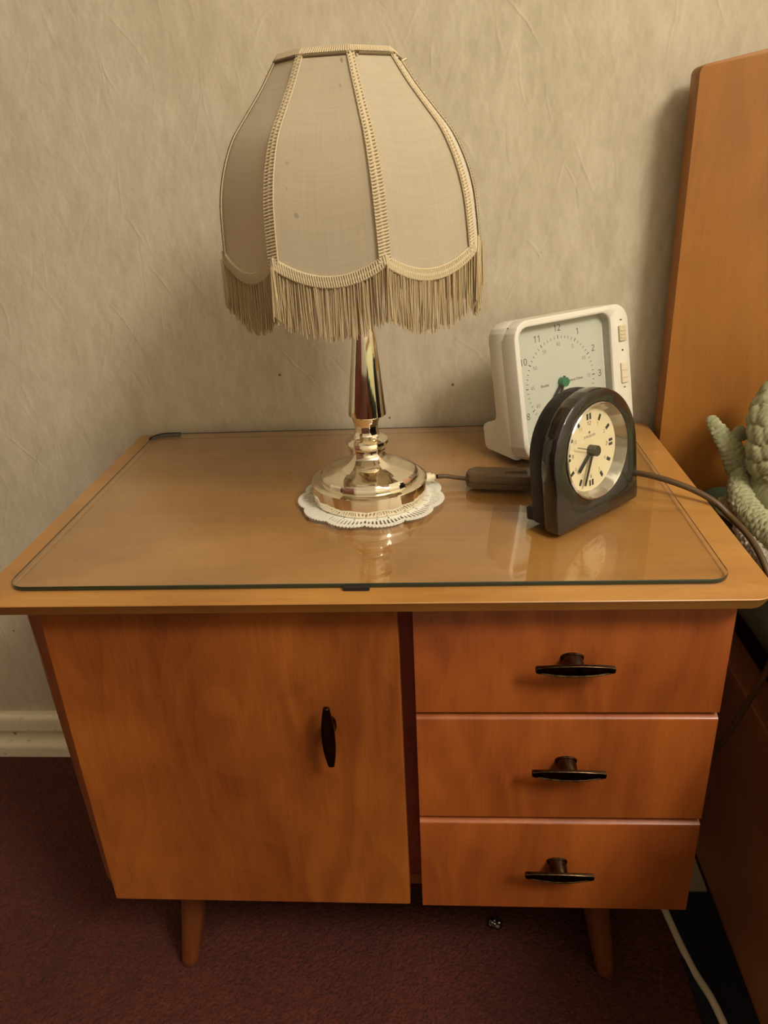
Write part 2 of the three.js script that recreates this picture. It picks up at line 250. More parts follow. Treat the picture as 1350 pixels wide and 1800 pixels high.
  // legs: tapered, splayed
  for (const [fx, fz, tx, tz] of [[-0.2185, 0.3255, -0.196, 0.300], [0.2215, 0.3265, 0.199, 0.300], [-0.2185, 0.035, -0.196, 0.06], [0.2215, 0.035, 0.199, 0.06]]) {
    const len = 0.152, pts = [[0.0001, 0.0], [0.0060, 0.0004], [0.0085, 0.003], [0.0098, 0.010], [0.0150, len * 0.8], [0.0160, len]].map(a => new THREE.Vector2(...a));
    const g = new THREE.LatheGeometry(pts, 24); const p = g.attributes.position;
    for (let i = 0; i < p.count; i++) { const k = p.getY(i) / len; p.setX(i, p.getX(i) + lerp(fx, tx, k)); p.setZ(i, p.getZ(i) + lerp(fz, tz, k)); } g.computeVertexNormals();
    put('leg', g, M.woodLeg);
  }
}
// glass plate with its edge
{
  const n = thing('glass_plate', 'clear glass plate with dark green edge lying on the nightstand top', 'glass plate', [0, H, 0.2]);
  const x0 = -0.2725, x1 = 0.2655, z0 = 0.019, z1 = 0.3727, r = 0.015;
  const g = slab(x0, x1, z0, z1, r, [[0, 0.0003], [0, GT]], 10); g.translate(0, 0, -0.2); part('pane', g, M.glass, n);
  const loop = []; for (const [cx, cz, q] of [[x1 - r, z1 - r, 0], [x0 + r, z1 - r, 1], [x0 + r, z0 + r, 2], [x1 - r, z0 + r, 3]]) for (let i = 0; i <= 8; i++) { const t = (q + i / 8) * Math.PI / 2; loop.push([cx + Math.cos(t) * r, cz - 0.2 + Math.sin(t) * r, Math.cos(t), Math.sin(t)]); }
  const N = loop.length; const prof = [[0.0002, 0.0004, GT - 0.0013], [0.0006, 0.0009, GT - 0.0011], [0.0006, GT - 0.0008, GT - 0.0007], [0.0001, GT + 0.0001, GT + 0.0001]];
  const e = grid(N, 3, (u, v) => { const L = loop[Math.round(u * N) % N], [o, yf, yb] = prof[Math.round(v * 3)], y = lerp(yb, yf, smooth(0.1, 0.9, L[3])); return [L[0] + L[2] * o, y, L[1] + L[3] * o]; }); e.setIndex([...e.index.array].reverse()); e.computeVertexNormals();
  part('edge', e, M.glassEdge, n);
  const c1 = part('clip', at(rbox(0.0195, 0.0035, 0.0045, 0.0007), -0.0036, 0.0019, 0.1755), M.darkClip, n); c1.userData.label = 'dark brown strip under the front edge';
  const arc = []; for (let i = 0; i <= 8; i++) { const t = Math.PI + i / 8 * Math.PI / 2; arc.push([x0 + r + Math.cos(t) * (r + 0.0012), 0.0022, z0 - 0.2 + r + Math.sin(t) * (r + 0.0012)]); } arc.push([x0 + r + 0.014, 0.0022, z0 - 0.2012]);
  const c2 = part('clip', tube(arc, 0.0025, 24, 8), M.darkClip, n); c2.userData.label = 'black strip round the back left corner';
}

// ---------------------------------------------------------------- table lamp
const LX = -0.0052, LZ = 0.2128;
{
  const lamp = thing('table_lamp', 'polished brass table lamp with cream panelled fabric shade and hanging fringe', 'lamp', [LX, HG + 0.0012, LZ]);
  const lathe = (a, seg = 72) => new THREE.LatheGeometry(a.map(q => new THREE.Vector2(...q)), seg);
  const K = 1.0;
  const B = [[0.0001, 0.0002], [0.0516, 0.0002], [0.0522, 0.001], [0.0528, 0.0158], [0.0526, 0.0170], [0.0515, 0.0180], [0.0490, 0.0186], [0.0452, 0.0188], [0.0447, 0.0192], [0.0443, 0.0226], [0.0436, 0.0240], [0.0420, 0.0252], [0.0370, 0.0276], [0.0300, 0.0302], [0.0240, 0.0328], [0.0195, 0.0356], [0.0164, 0.0388], [0.0147, 0.0418], [0.0140, 0.0440]];
  part('base', toCreasedNormals(lathe(B.map(([r, h]) => [r * K, h])), 0.55), M.brass, lamp);
  const stemPivot = new THREE.Group();
  const S = [[0.0140, 0.0432], [0.0157, 0.0440], [0.0162, 0.0455], [0.0158, 0.0470], [0.0148, 0.0478], [0.0148, 0.0484], [0.0180, 0.0497], [0.0190, 0.0518], [0.0186, 0.0542], [0.0165, 0.0558], [0.0134, 0.0570], [0.0114, 0.0595], [0.0105, 0.0630], [0.0104, 0.0665], [0.0108, 0.0700], [0.0116, 0.0720], [0.0122, 0.0745], [0.0122, 0.0765]];
  part('collar', toCreasedNormals(lathe(S), 0.6), M.brass, lamp);
  const C = [[0.0110, 0.0768], [0.0160, 0.0770], [0.0166, 0.0777], [0.0167, 0.0790], [0.0092, 0.155], [0.0068, 0.185], [0.0062, 0.232], [0.0001, 0.2325]];
  part('stem', toCreasedNormals(lathe(C), 0.5), M.brass, lamp).rotation.z = -0.018;
  part('socket', at(lathe([[0.0001, 0], [0.0125, 0], [0.0135, 0.002], [0.0135, 0.028], [0.012, 0.03], [0.0001, 0.0305]], 28), -0.001, 0.2325, 0), M.cordWhite, lamp);
  const bl = []; for (let i = 0; i <= 16; i++) { const t = i / 16; bl.push([t < 0.3 ? lerp(0.010, 0.019, smooth(0, 0.3, t)) : 0.0225 * Math.sqrt(Math.max(0.0001, 1 - ((t - 0.6) / 0.4) ** 2)) + (t < 0.6 ? 0 : 0), 0.263 + t * 0.062]); } bl[16][0] = 0.0001;
  part('bulb', at(lathe(bl, 28), -0.001, 0, 0), phys({ color: 0xe8e2d2, roughness: 0.35 }), lamp);
  part('cord_bushing', (() => { const a = new THREE.CylinderGeometry(0.0042, 0.0046, 0.0065, 20), b = new THREE.CylinderGeometry(0.0030, 0.0030, 0.004, 16); a.rotateZ(Math.PI / 2); b.rotateZ(Math.PI / 2); b.translate(0.005, 0, 0); const g = merge([a, b]); g.rotateY(0.32); return at(g, 0.0525, 0.0095, -0.0150); })(), M.cordWhite, lamp);

  // shade: eight panels between ribs
  const PR = [[0.160, 0.1050], [0.2095, 0.1040], [0.222, 0.1032], [0.238, 0.1022], [0.257, 0.1000], [0.277, 0.0945], [0.298, 0.0845], [0.3135, 0.0722], [0.330, 0.0588], [0.3475, 0.0465], [0.352, 0.0430]];
  const rad = h => { for (let i = 0; i + 1 < PR.length; i++) if (h <= PR[i + 1][0] || i + 2 === PR.length) { const i0 = Math.max(0, i - 1), i3 = Math.min(PR.length - 1, i + 2); const t = (h - PR[i][0]) / (PR[i + 1][0] - PR[i][0]); const hw = PR[i + 1][0] - PR[i][0]; const m0 = (PR[i + 1][1] - PR[i0][1]) / (PR[i + 1][0] - PR[i0][0]) * hw, m1 = (PR[i3][1] - PR[i][1]) / (PR[i3][0] - PR[i][0]) * hw; const t2 = t * t, t3 = t2 * t; return (2 * t3 - 3 * t2 + 1) * PR[i][1] + (t3 - 2 * t2 + t) * m0 + (-2 * t3 + 3 * t2) * PR[i + 1][1] + (t3 - t2) * m1; } };
  const ang = k => (16.5 + 45 * k) * Math.PI / 180;
  const TOPH = 0.3475, SEAM = 0.2185, SAG = 0.0135;
  const pt = (k, s, h, out = 0) => { const r = rad(h) + out, a = ang(k), b = ang(k + 1); const x = lerp(Math.sin(a), Math.sin(b), s), z = lerp(Math.cos(a), Math.cos(b), s); const m = Math.hypot(x, z); return [x * r - 0.0042 * smooth(0.15, 0.40, h) * 1.6 + 0.001, h, z * r]; };
  const nrm = (k, s) => { const a = ang(k + s); return [Math.sin(a), Math.cos(a)]; };
  const bot = s => SEAM - SAG * 4 * s * (1 - s) ** 1;
  const shade_ = new THREE.Group(); shade_.name = 'lamp_shade'; lamp.add(shade_); 
  const strand = (list, a, b, r, n = 5) => { // thin cord from a to b
    const d = V3(...b).sub(V3(...a)); const len = d.length(); const g = new THREE.CylinderGeometry(r, r, len, n, 1, true); g.translate(0, len / 2, 0); g.applyQuaternion(new THREE.Quaternion().setFromUnitVectors(V3(0, 1, 0), d.normalize())); g.translate(...a); list.push(g); };
  for (let k = 0; k < 8; k++) {
    part('panel', grid(14, 44, (u, v) => { const h = lerp(bot(u), TOPH, v); const q = pt(k, u, h); return [...q, (k + u) * 0.35, v * 0.55]; }), M.shade, shade_);
    // rib braid: a flat gimp of slanted cords with an edge cord on each side
    const L = []; const nS = 62; const wB = h => lerp(0.0026, 0.0042, smooth(TOPH, 0.25, h));
    const rib = (h, o, w) => { const q = pt(k, 0, h, o); const a = ang(k); return [q[0] + Math.cos(a) * w, q[1], q[2] - Math.sin(a) * w]; };
    for (let i = 0; i < nS; i++) { const h0 = lerp(SEAM - 0.002, TOPH + 0.002, i / nS), dh = (TOPH - SEAM) / nS; const w = wB(h0); strand(L, rib(h0, 0.0004, -w), rib(h0 + dh * 0.9, 0.0004, w), 0.00095); }
    for (const e of [-1, 1]) { const P = []; for (let i = 0; i <= 24; i++) { const h = lerp(SEAM - 0.002, TOPH + 0.002, i / 24); P.push(rib(h, 0.0002, e * (wB(h) - 0.0002))); } L.push(tube(P, 0.0006, 40, 6)); }
    { const P = []; for (let i = 0; i <= 24; i++) { const h = lerp(SEAM - 0.002, TOPH + 0.001, i / 24); P.push(rib(h, -0.0006, 0)); } const g = tube(P, 0.0016, 36, 6); L.push(g); }
    part('rib_braid', merge(L), M.braid, shade_);
    // scallop braid at the lower edge of the panel
    const E = []; const nE = 46;
    const sc = (s, o, dh) => { const h = bot(s) + dh; const q = pt(k, s, h); const n = nrm(k, s); return [q[0] + n[0] * o, q[1], q[2] + n[1] * o]; };
    for (let i = 0; i < nE; i++) { const s0 = (i + 0.1) / nE, s1 = (i + 0.75) / nE; strand(E, sc(s0, 0.0016, 0.0030), sc(s1, 0.0018, -0.0042), 0.00095); }
    for (const [dh, o, r] of [[0.0028, 0.0010, 0.0009], [-0.0010, 0.0008, 0.0017], [-0.0042, 0.0012, 0.0012]]) { const P = []; for (let i = 0; i <= 20; i++) P.push(sc(i / 20, o, dh)); E.push(tube(P, r, 30, 6)); }
    part('scallop_braid', merge(E), M.braid, shade_);
    // top braid with the wire under it
    const T = []; const tp = (s, o, h) => { const q = pt(k, s, h); const n = nrm(k, s); return [q[0] + n[0] * o, q[1], q[2] + n[1] * o]; };
    for (let i = 0; i < 22; i++) strand(T, tp(i / 22, 0.0012, TOPH + 0.0010), tp((i + 0.6) / 22, 0.0010, TOPH + 0.0046), 0.0008);
    T.push(tube([tp(0, 0.0008, TOPH + 0.0045), tp(0.5, 0.0008, TOPH + 0.0046), tp(1, 0.0008, TOPH + 0.0045)], 0.0006, 10, 6));
    part('top_braid', merge(T), M.braid, shade_);
    const wr = part('top_wire', tube([tp(0.02, 0.0006, TOPH - 0.0002), tp(0.5, 0.0006, TOPH - 0.0002), tp(0.98, 0.0006, TOPH - 0.0002)], 0.0013, 10, 8), std({ color: 0x6b5a3c, roughness: 0.7 }), shade_); wr.userData.label = 'dull brown wire';
    // fringe: strands hanging under the scallop, two layers deep
    const F = [];
    for (let i = 0; i < 150; i++) {
      const s = (i + rnd()) / 150, lay = rnd(); const n = nrm(k, s); const o = lerp(-0.0012, 0.0022, lay);
      const a = sc(s, o, -0.0040); const len = 0.0370 + (rnd() - 0.5) * 0.005 + (rnd() < 0.06 ? -0.008 * rnd() : 0); const sw = (rnd() - 0.5) * 0.0030 + Math.sin((k * 3 + s * 5) * 2.3) * 0.0008, ou = (rnd() - 0.5) * 0.0036;
      const t = [n[1], -n[0]]; const m = [a[0] + t[0] * sw * 0.35 + n[0] * ou * 0.3, a[1] - len * 0.5, a[2] + t[1] * sw * 0.35 + n[1] * ou * 0.3], b = [a[0] + t[0] * sw + n[0] * ou, a[1] - len, a[2] + t[1] * sw + n[1] * ou];
      strand(F, a, m, 0.00042, 4); strand(F, m, b, 0.00040, 4);
    }
    for (const s of [0.0]) for (let i = 0; i < 10; i++) { const ss = (rnd() - 0.5) * 0.03; const a = sc(Math.abs(ss), 0.0022 + rnd() * 0.002, -0.003); strand(F, a, [a[0] + (rnd() - 0.5) * 0.004, a[1] - 0.033 - rnd() * 0.005, a[2] + (rnd() - 0.5) * 0.003], 0.00045, 4); }
    const f = part('fringe', merge(F), M.thread, shade_); f.userData.kind = 'stuff';
  }
  // spider that carries the shade
  const sp = []; for (let k = 0; k < 4; k++) { const a = ang(2 * k); strand(sp, [-0.006, 0.324, 0], [Math.sin(a) * 0.0465, TOPH, Math.cos(a) * 0.0465], 0.0012, 6); } strand(sp, [-0.006, 0.262, 0.0145], [-0.006, 0.326, 0.0145], 0.001, 6);
  sp.push(at(new THREE.TorusGeometry(0.0145, 0.0012, 8, 24).rotateX(Math.PI / 2), -0.006, 0.262, 0)); strand(sp, [-0.006, 0.325, 0.0145], [-0.006, 0.324, 0], 0.001, 6);
  part('spider', merge(sp), M.brass, shade_);
}
// doily
{
  const nL = 11, sh = new THREE.Shape(); const RO = 0.0672; const N = nL * 24;
  for (let i = 0; i <= N; i++) { const t = i / N * Math.PI * 2, ph = (i % 24) / 24; const lobe = Math.abs(Math.sin(ph * Math.PI)); const r = RO - 0.0048 * (1 - Math.pow(lobe, 0.6)) + (i % 2 ? 0.0006 : -0.0004); i ? sh.lineTo(Math.cos(t) * r, Math.sin(t) * r) : sh.moveTo(Math.cos(t) * r, Math.sin(t) * r); }
  const slot = (a, r0, r1, w) => { const p = new THREE.Path(); const c = Math.cos(a), s = Math.sin(a); const q = (r, o) => [c * r - s * o, s * r + c * o]; p.moveTo(...q(r0, -w * 0.6)); p.lineTo(...q(r1, -w)); p.lineTo(...q(r1 + 0.0004, 0)); p.lineTo(...q(r1, w)); p.lineTo(...q(r0, w * 0.6)); p.closePath(); sh.holes.push(p); };
  for (let l = 0; l < nL; l++) { const a0 = l / nL * Math.PI * 2, da = Math.PI * 2 / nL;
    for (let j = 0; j < 9; j++) { const ph = (j + 1) / 10; const lo = Math.sin(ph * Math.PI); slot(a0 + da * ph, 0.0548 + 0.0010 * (1 - lo), 0.0588 + 0.0046 * lo, 0.00092); }
    slot(a0, 0.0535, 0.0592, 0.0012); slot(a0 + da * 0.33, 0.0505, 0.0532, 0.0010); slot(a0 + da * 0.67, 0.0505, 0.0532, 0.0010); }
  const hub = new THREE.Path(); hub.absarc(0, 0, 0.02, 0, Math.PI * 2, true); sh.holes.push(hub);
  const g = new THREE.ExtrudeGeometry(sh, { depth: 0.0009, bevelEnabled: false, curveSegments: 12 }); g.rotateX(-Math.PI / 2); g.rotateY(0.12); g.translate(LX + 0.001, HG + 0.0002, LZ + 0.0015);
  solo('doily', g, M.lace, 'white lace doily with scalloped edge under the brass lamp', 'doily');
}
// lamp cord with its inline switch
{
  const c = thing('lamp_cord', 'brown lamp cord with inline rocker switch running behind the black clock', 'cord', [0.117, HG, 0.19]);
  const w = ([x, y, z]) => [x - 0.117, y - HG, z - 0.19];
  part('cable', tube([[0.0565, HG + 0.0106, 0.1955], [0.064, HG + 0.0095, 0.1920], [0.074, HG + 0.008, 0.1925], [0.088, HG + 0.007, 0.1945]].map(w), 0.0021, 40, 10), M.cordBrown, c);
  const sw = [[0.146, HG + 0.007, 0.2035], [0.165, HG + 0.006, 0.196], [0.196, HG + 0.007, 0.182], [0.224, HG + 0.0100, 0.189], [0.243, HG + 0.0120, 0.2035], [0.262, HG + 0.0105, 0.2165], [0.282, H + 0.0095, 0.2290], [0.297, H + 0.0025, 0.2400], [0.306, 0.4862, 0.2466], [0.314, 0.4790, 0.2785], [0.319, 0.4645, 0.3045], [0.324, 0.435, 0.325], [0.3255, 0.400, 0.3285], [0.3250, 0.372, 0.3205], [0.3210, 0.3270, 0.3060], [0.313, 0.274, 0.291], [0.299, 0.215, 0.262], [0.2885, 0.12, 0.20], [0.287, 0.03, 0.12], [0.286, 0.004, 0.06]].map(w);
  part('cable', tube(sw, 0.0027, 260, 10), M.cordBrown, c);
  const body = slab(-0.034, 0.034, -0.0125, 0.0125, 0.0118, [[0.0022, 0.0003], [0.0006, 0.0012], [0, 0.003], [0, 0.0062], [0.0006, 0.0065], [0.0006, 0.0069], [0, 0.0072], [0.0002, 0.0112], [0.0012, 0.0135], [0.0034, 0.0148]], 10);
  body.rotateY(-0.13); body.translate(0, 0, 0.0055); const s = part('switch_body', body, M.brown, c);
  const rk = grid(18, 10, (u, v) => { const x = lerp(-0.0105, 0.0105, u), z = lerp(-0.0048, 0.0048, v); const e = (u === 0 || u === 1 || v === 0 || v === 1) ? -0.003 : 0; return [x, 0.0152 + 0.0016 * (x / 0.0105) ** 2 * Math.sign(x) + 0.0012 + e, z]; }); rk.setIndex([...rk.index.array].reverse()); rk.computeVertexNormals(); rk.rotateY(-0.13); rk.translate(0.012, 0, 0.0075);
  part('rocker', rk, M.cordBrown, s);
}

// ---------------------------------------------------------------- clocks
function canvasTex(w, h, draw) { const c = document.createElement('canvas'); c.width = w; c.height = h; const x = c.getContext('2d'); draw(x, w, h); const t = new THREE.CanvasTexture(c); t.colorSpace = THREE.SRGBColorSpace; t.anisotropy = 8; return t; }
const rrect = (w, h, r, x = 0, y = 0, P = THREE.Shape) => { const s = new P(); const a = x - w / 2, b = x + w / 2, c = y - h / 2, d = y + h / 2; s.moveTo(a + r, c); s.lineTo(b - r, c); s.absarc(b - r, c + r, r, -Math.PI / 2, 0, false); s.lineTo(b, d - r); s.absarc(b - r, d - r, r, 0, Math.PI / 2, false); s.lineTo(a + r, d); s.absarc(a + r, d - r, r, Math.PI / 2, Math.PI, false); s.lineTo(a, c + r); s.absarc(a + r, c + r, r, Math.PI, Math.PI * 1.5, false); return s; };
function hand(len, tail, w0, w1, t = 0.0006) { const s = new THREE.Shape(); s.moveTo(-w0 / 2, -tail); s.lineTo(w0 / 2, -tail); s.lineTo(w1 / 2, len); s.lineTo(-w1 / 2, len); s.closePath(); return new THREE.ExtrudeGeometry(s, { depth: t, bevelEnabled: false }); }
{ // white square clock
  const W = 0.1500, HH = 0.1405;
  const c = thing('alarm_clock', 'white square plastic alarm clock with pale dial and green hub, standing against the wall', 'clock', [0.2055, HG + 0.0004, 0.1140]);
  c.rotation.order = 'YXZ'; c.rotation.y = 0.6036; c.rotation.x = -0.1881;
  const WX = -0.0095, WY = 0.0745, WS = 0.1185;
  const sh = rrect(W - 0.004, HH - 0.0080, 0.0165, 0, HH / 2 + 0.0020); sh.holes.push(rrect(WS + 0.003, WS + 0.003, 0.0125, WX, WY, THREE.Path));
  const fr = new THREE.ExtrudeGeometry(sh, { depth: 0.0175, bevelEnabled: true, bevelThickness: 0.0022, bevelSize: 0.0018, bevelSegments: 4, curveSegments: 10 }); fr.translate(0, 0, -0.0197);
  const frame = part('frame', toCreasedNormals(fr, 0.7), M.white, c);
  const hs = rrect(W - 0.009, HH - 0.0165, 0.0130, 0, (HH - 0.0165) / 2 + 0.0120);
  const hg = new THREE.ExtrudeGeometry(hs, { depth: 0.0190, bevelEnabled: true, bevelThickness: 0.0060, bevelSize: 0.0042, bevelSegments: 5, curveSegments: 10 }); hg.translate(0, 0, -0.0366);
  const rear = part('rear_housing', toCreasedNormals(hg, 0.7), M.white, c);
  const ft = new THREE.Shape(); ft.moveTo(-0.020, 0.060); ft.lineTo(-0.0405, 0.060); ft.quadraticCurveTo(-0.043, 0.0450, -0.050, 0.0430); ft.lineTo(-0.061, 0.0420); ft.quadraticCurveTo(-0.0655, 0.0415, -0.0660, 0.036); ft.lineTo(-0.0660, 0.0205); ft.quadraticCurveTo(-0.0655, 0.0140, -0.059, 0.0128); ft.lineTo(-0.020, 0.0055); ft.closePath();
  const fg = new THREE.ExtrudeGeometry(ft, { depth: W - 0.014, bevelEnabled: true, bevelThickness: 0.0060, bevelSize: 0.0030, bevelOffset: -0.0030, bevelSegments: 5, curveSegments: 8 }); fg.rotateY(-Math.PI / 2); fg.translate((W - 0.014) / 2, 0, 0);
  part('stand_foot', toCreasedNormals(fg, 0.6), M.white, c);
  const dialT = canvasTex(1024, 1024, (x, w) => {
    x.fillStyle = '#b9baab'; x.fillRect(0, 0, w, w); const S = w / WS, cx = w / 2 - 0.0020 * S, cy = w / 2 + 0.0005 * S; x.fillStyle = '#26241f'; x.strokeStyle = '#3a3830'; x.textAlign = 'center'; x.textBaseline = 'middle';
    for (let i = 0; i < 60; i++) { const a = i / 60 * Math.PI * 2, b = i % 5 === 0; x.lineWidth = b ? 8 : 5; const r0 = 0.0425 * S, r1 = r0 + (b ? 0.0034 : 0.0026) * S; x.beginPath(); x.moveTo(cx + Math.sin(a) * r0, cy - Math.cos(a) * r0); x.lineTo(cx + Math.sin(a) * r1, cy - Math.cos(a) * r1); x.stroke(); }
    x.font = '76px sans-serif';
    for (let i = 1; i <= 12; i++) { const a = i / 12 * Math.PI * 2, r = 0.0530 * S; x.fillText(String(i), cx + Math.sin(a) * r, cy - Math.cos(a) * r); }
    x.font = '42px sans-serif'; x.fillStyle = '#57554b';
    for (let i = 1; i <= 12; i++) { const a = i / 12 * Math.PI * 2, r = 0.0372 * S; x.fillText(String(i * 5), cx + Math.sin(a) * r, cy - Math.cos(a) * r); }
    x.fillStyle = '#26241f'; x.font = 'bold 30px sans-serif'; x.fillText('Kundo', cx - 0.0215 * S, cy + 4); x.fillText('Space-Timer', cx + 0.0195 * S, cy + 4);
  });
  const d = new THREE.PlaneGeometry(WS + 0.0, WS); d.translate(WX, WY, 0); const dm = part('dial', dialSlab(WS, WX, WY, -0.0112), std({ map: dialT, roughness: 0.55 }), c);
  part('dial_rim', (() => { const s = rrect(WS + 0.0028, WS + 0.0028, 0.0124, WX, WY); s.holes.push(rrect(WS - 0.0008, WS - 0.0008, 0.0105, WX, WY, THREE.Path)); const g = new THREE.ExtrudeGeometry(s, { depth: 0.0115, bevelEnabled: false, curveSegments: 10 }); g.translate(0, 0, -0.0140); return g; })(), std({ color: 0xa6a296, roughness: 0.5 }), c);
  part('dial_backing', rectSlab(WS + 0.003, WS + 0.003, 0.001, WX, WY, -0.0136), M.ink, c);
  const HX = WX - 0.0020, HY = WY - 0.0005;
  const th = (h, l, tail, w0, w1, z, m, name) => { const q = part(name, hand(l, tail, w0, w1), m, c); q.position.set(HX, HY, z); q.rotation.z = -h; return q; };
  th(3.87, 0.027, 0.006, 0.0032, 0.0028, -0.0098, M.ink, 'hour_hand'); th(3.52, 0.040, 0.006, 0.0024, 0.0018, -0.0084, M.ink, 'minute_hand'); th(3.33, 0.030, 0.004, 0.0012, 0.0010, -0.0072, std({ color: 0x8f9a86, roughness: 0.5 }), 'alarm_hand');
  const hub = new THREE.CylinderGeometry(0.0046, 0.0046, 0.0070, 28); hub.rotateX(Math.PI / 2); hub.translate(HX, HY, -0.0076); part('hub', hub, M.green, c);
  const cy = std({ color: 0xc4b894, roughness: 0.5 });
  { const b = part('switch', at(rbox(0.0095, 0.0160, 0.0030, 0.0012), 0.0640, 0.1105, 0.0010), cy, frame); for (let i = 0; i < 3; i++) part('ridge', at(rbox(0.0070, 0.0012, 0.0012, 0.0004), 0.0640, 0.1062 + i * 0.0036, 0.0026), cy, b); }
  { const b = part('switch', at(rbox(0.0090, 0.0210, 0.0024, 0.0010), 0.0640, 0.0705, 0.0008), std({ color: 0xcfc4aa, roughness: 0.5 }), frame); for (let i = 0; i < 2; i++) part('ridge', at(rbox(0.0068, 0.0010, 0.0010, 0.0003), 0.0640, 0.066 + i * 0.0075, 0.0021), cy, b); }
  for (const [y, w, h] of [[0.1240, 0.0030, 0.0011], [0.0935, 0.0020, 0.0018], [0.0555, 0.0030, 0.0010]]) part('print_mark', at(new THREE.BoxGeometry(w, h, 0.0002), 0.0640, y, 0.0001), M.ink, frame);
  const gl = new THREE.ShapeGeometry(rrect(WS - 0.001, WS - 0.001, 0.0105, WX, WY)); gl.translate(0, 0, -0.0040); part('lens', gl, M.glass, c);
}
function dialSlab(w, x, y, z) { const a = w - 0.0026; const g = new THREE.BoxGeometry(a, w - 0.0004, 0.0016); const p = g.attributes.position, uv = g.attributes.uv; for (let i = 0; i < p.count; i++) uv.setXY(i, (p.getX(i) - 0.0013) / w + 0.5, p.getY(i) / w + 0.5); g.translate(x - 0.0013, y, z - 0.0008); return g; }
function rectSlab(w, h, t, x, y, z) { const g = new THREE.BoxGeometry(w, h, t); g.translate(x, y, z - t / 2); return g; }
{ // black arch clock
  const W = 0.1105, HH = 0.1085, R = W / 2;
  const c = thing('alarm_clock', 'small glossy black arch-shaped alarm clock with round cream dial and silver ring', 'clock', [0.1932, HG + 0.0004, 0.2668]);
  c.rotation.order = 'YXZ'; c.rotation.y = 0.7557; c.rotation.x = -0.125;
  const arch = (w, h, r, cr, P = THREE.Shape) => { const s = new P(); s.moveTo(-w / 2 + cr, 0); s.lineTo(w / 2 - cr, 0); s.quadraticCurveTo(w / 2, 0, w / 2, cr); s.lineTo(w / 2, h - r); s.absellipse(0, h - r, w / 2, r, 0, Math.PI, false, 0); s.lineTo(-w / 2, cr); s.quadraticCurveTo(-w / 2, 0, -w / 2 + cr, 0); return s; };
  const b = 0.0030, RD = 0.0392, CD = 0.0572; const sh = arch(W - 2 * b, HH - 2 * b, R - b, 0.003); const hole = new THREE.Path(); hole.absarc(0, CD - b, RD + b, 0, Math.PI * 2, true); sh.holes.push(hole);
  const bz = new THREE.ExtrudeGeometry(sh, { depth: 0.0092, bevelEnabled: true, bevelThickness: 0.0030, bevelSize: b, bevelSegments: 5, curveSegments: 40 }); bz.translate(0, b, -0.0122);
  part('bezel', toCreasedNormals(bz, 0.5), M.black, c);
  const rs = arch(W - 0.0105, HH - 0.0095, R - 0.00525, 0.004); const rg = new THREE.ExtrudeGeometry(rs, { depth: 0.0100, bevelEnabled: true, bevelThickness: 0.006, bevelSize: 0.005, bevelOffset: -0.003, bevelSegments: 4, curveSegments: 32 }); rg.translate(0, 0.0066, -0.0255);
  const rear = part('rear_housing', toCreasedNormals(rg, 0.6), M.blackMatte, c);
  part('foot', at(rbox(W - 0.014, 0.0120, 0.014, 0.002), 0, 0.0115, -0.0325), M.blackMatte, rear);
  const L = (a, seg = 80) => { const g = new THREE.LatheGeometry(a.map(q => new THREE.Vector2(...q)), seg); g.rotateX(Math.PI / 2); g.translate(0, CD, 0); return g; };
  const prof = [[0.0340, -0.0090], [0.0345, -0.0082], [0.0377, -0.0014], [0.0385, 0.0004], [0.0392, 0.0010], [0.0402, 0.0003], [0.0404, -0.0020]];
  part('dial_ring', toCreasedNormals(L(prof), 0.5), M.chrome, c).material.side = THREE.DoubleSide;
  const RT = 0.0346;
  const dt = canvasTex(1024, 1024, (x, w) => {
    const S = w / (2 * RT), m = w / 2; x.fillStyle = '#d9c9a4'; x.fillRect(0, 0, w, w); x.textAlign = 'center'; x.textBaseline = 'middle';
    for (let i = 0; i < 60; i++) { const a = i / 60 * Math.PI * 2; x.strokeStyle = '#8d8062'; x.lineWidth = 2; x.beginPath(); x.moveTo(m + Math.sin(a) * 0.0312 * S, m - Math.cos(a) * 0.0312 * S); x.lineTo(m + Math.sin(a) * 0.0322 * S, m - Math.cos(a) * 0.0322 * S); x.stroke(); }
    for (let i = 1; i <= 12; i++) { const a = i / 12 * Math.PI * 2; x.save(); x.translate(m + Math.sin(a) * 0.0282 * S, m - Math.cos(a) * 0.0282 * S); x.rotate(a); x.fillStyle = '#1b1712'; const bw = 0.0029 * S; if (i % 3 === 0) { x.fillRect(-bw * 1.05, -0.0026 * S, bw * 0.85, 0.0052 * S); x.fillRect(bw * 0.2, -0.0026 * S, bw * 0.85, 0.0052 * S); } else x.fillRect(-bw / 2, -0.0027 * S, bw, 0.0054 * S); x.restore();
      x.fillStyle = i % 3 === 0 ? '#5d553f' : '#a09372'; x.font = 'bold 70px sans-serif'; x.fillText(String(i), m + Math.sin(a) * 0.0226 * S, m - Math.cos(a) * 0.0226 * S); }
    x.fillStyle = '#2c261c'; x.beginPath(); for (let i = 0; i < 16; i++) { const r = i % 2 ? 11 : 22, a = i / 16 * Math.PI * 2; x.lineTo(m + Math.sin(a) * r, m - 0.0150 * S - Math.cos(a) * r); } x.fill();
    x.font = 'bold 40px serif'; x.fillText('JUNGHANS', m, m - 0.0118 * S);
  });
  const dg = new THREE.CylinderGeometry(RT, RT, 0.001, 64); dg.rotateX(Math.PI / 2); { const p = dg.attributes.position, uv = dg.attributes.uv; for (let i = 0; i < p.count; i++) uv.setXY(i, p.getX(i) / (2 * RT) + 0.5, p.getY(i) / (2 * RT) + 0.5); } dg.translate(0, CD, -0.0085);
  part('dial', dg, std({ map: dt, roughness: 0.5 }), c);
  const th = (h, l, tail, w0, w1, z, m, name) => { const q = part(name, hand(l, tail, w0, w1), m, c); q.position.set(0, CD, z); q.rotation.z = -h; return q; };
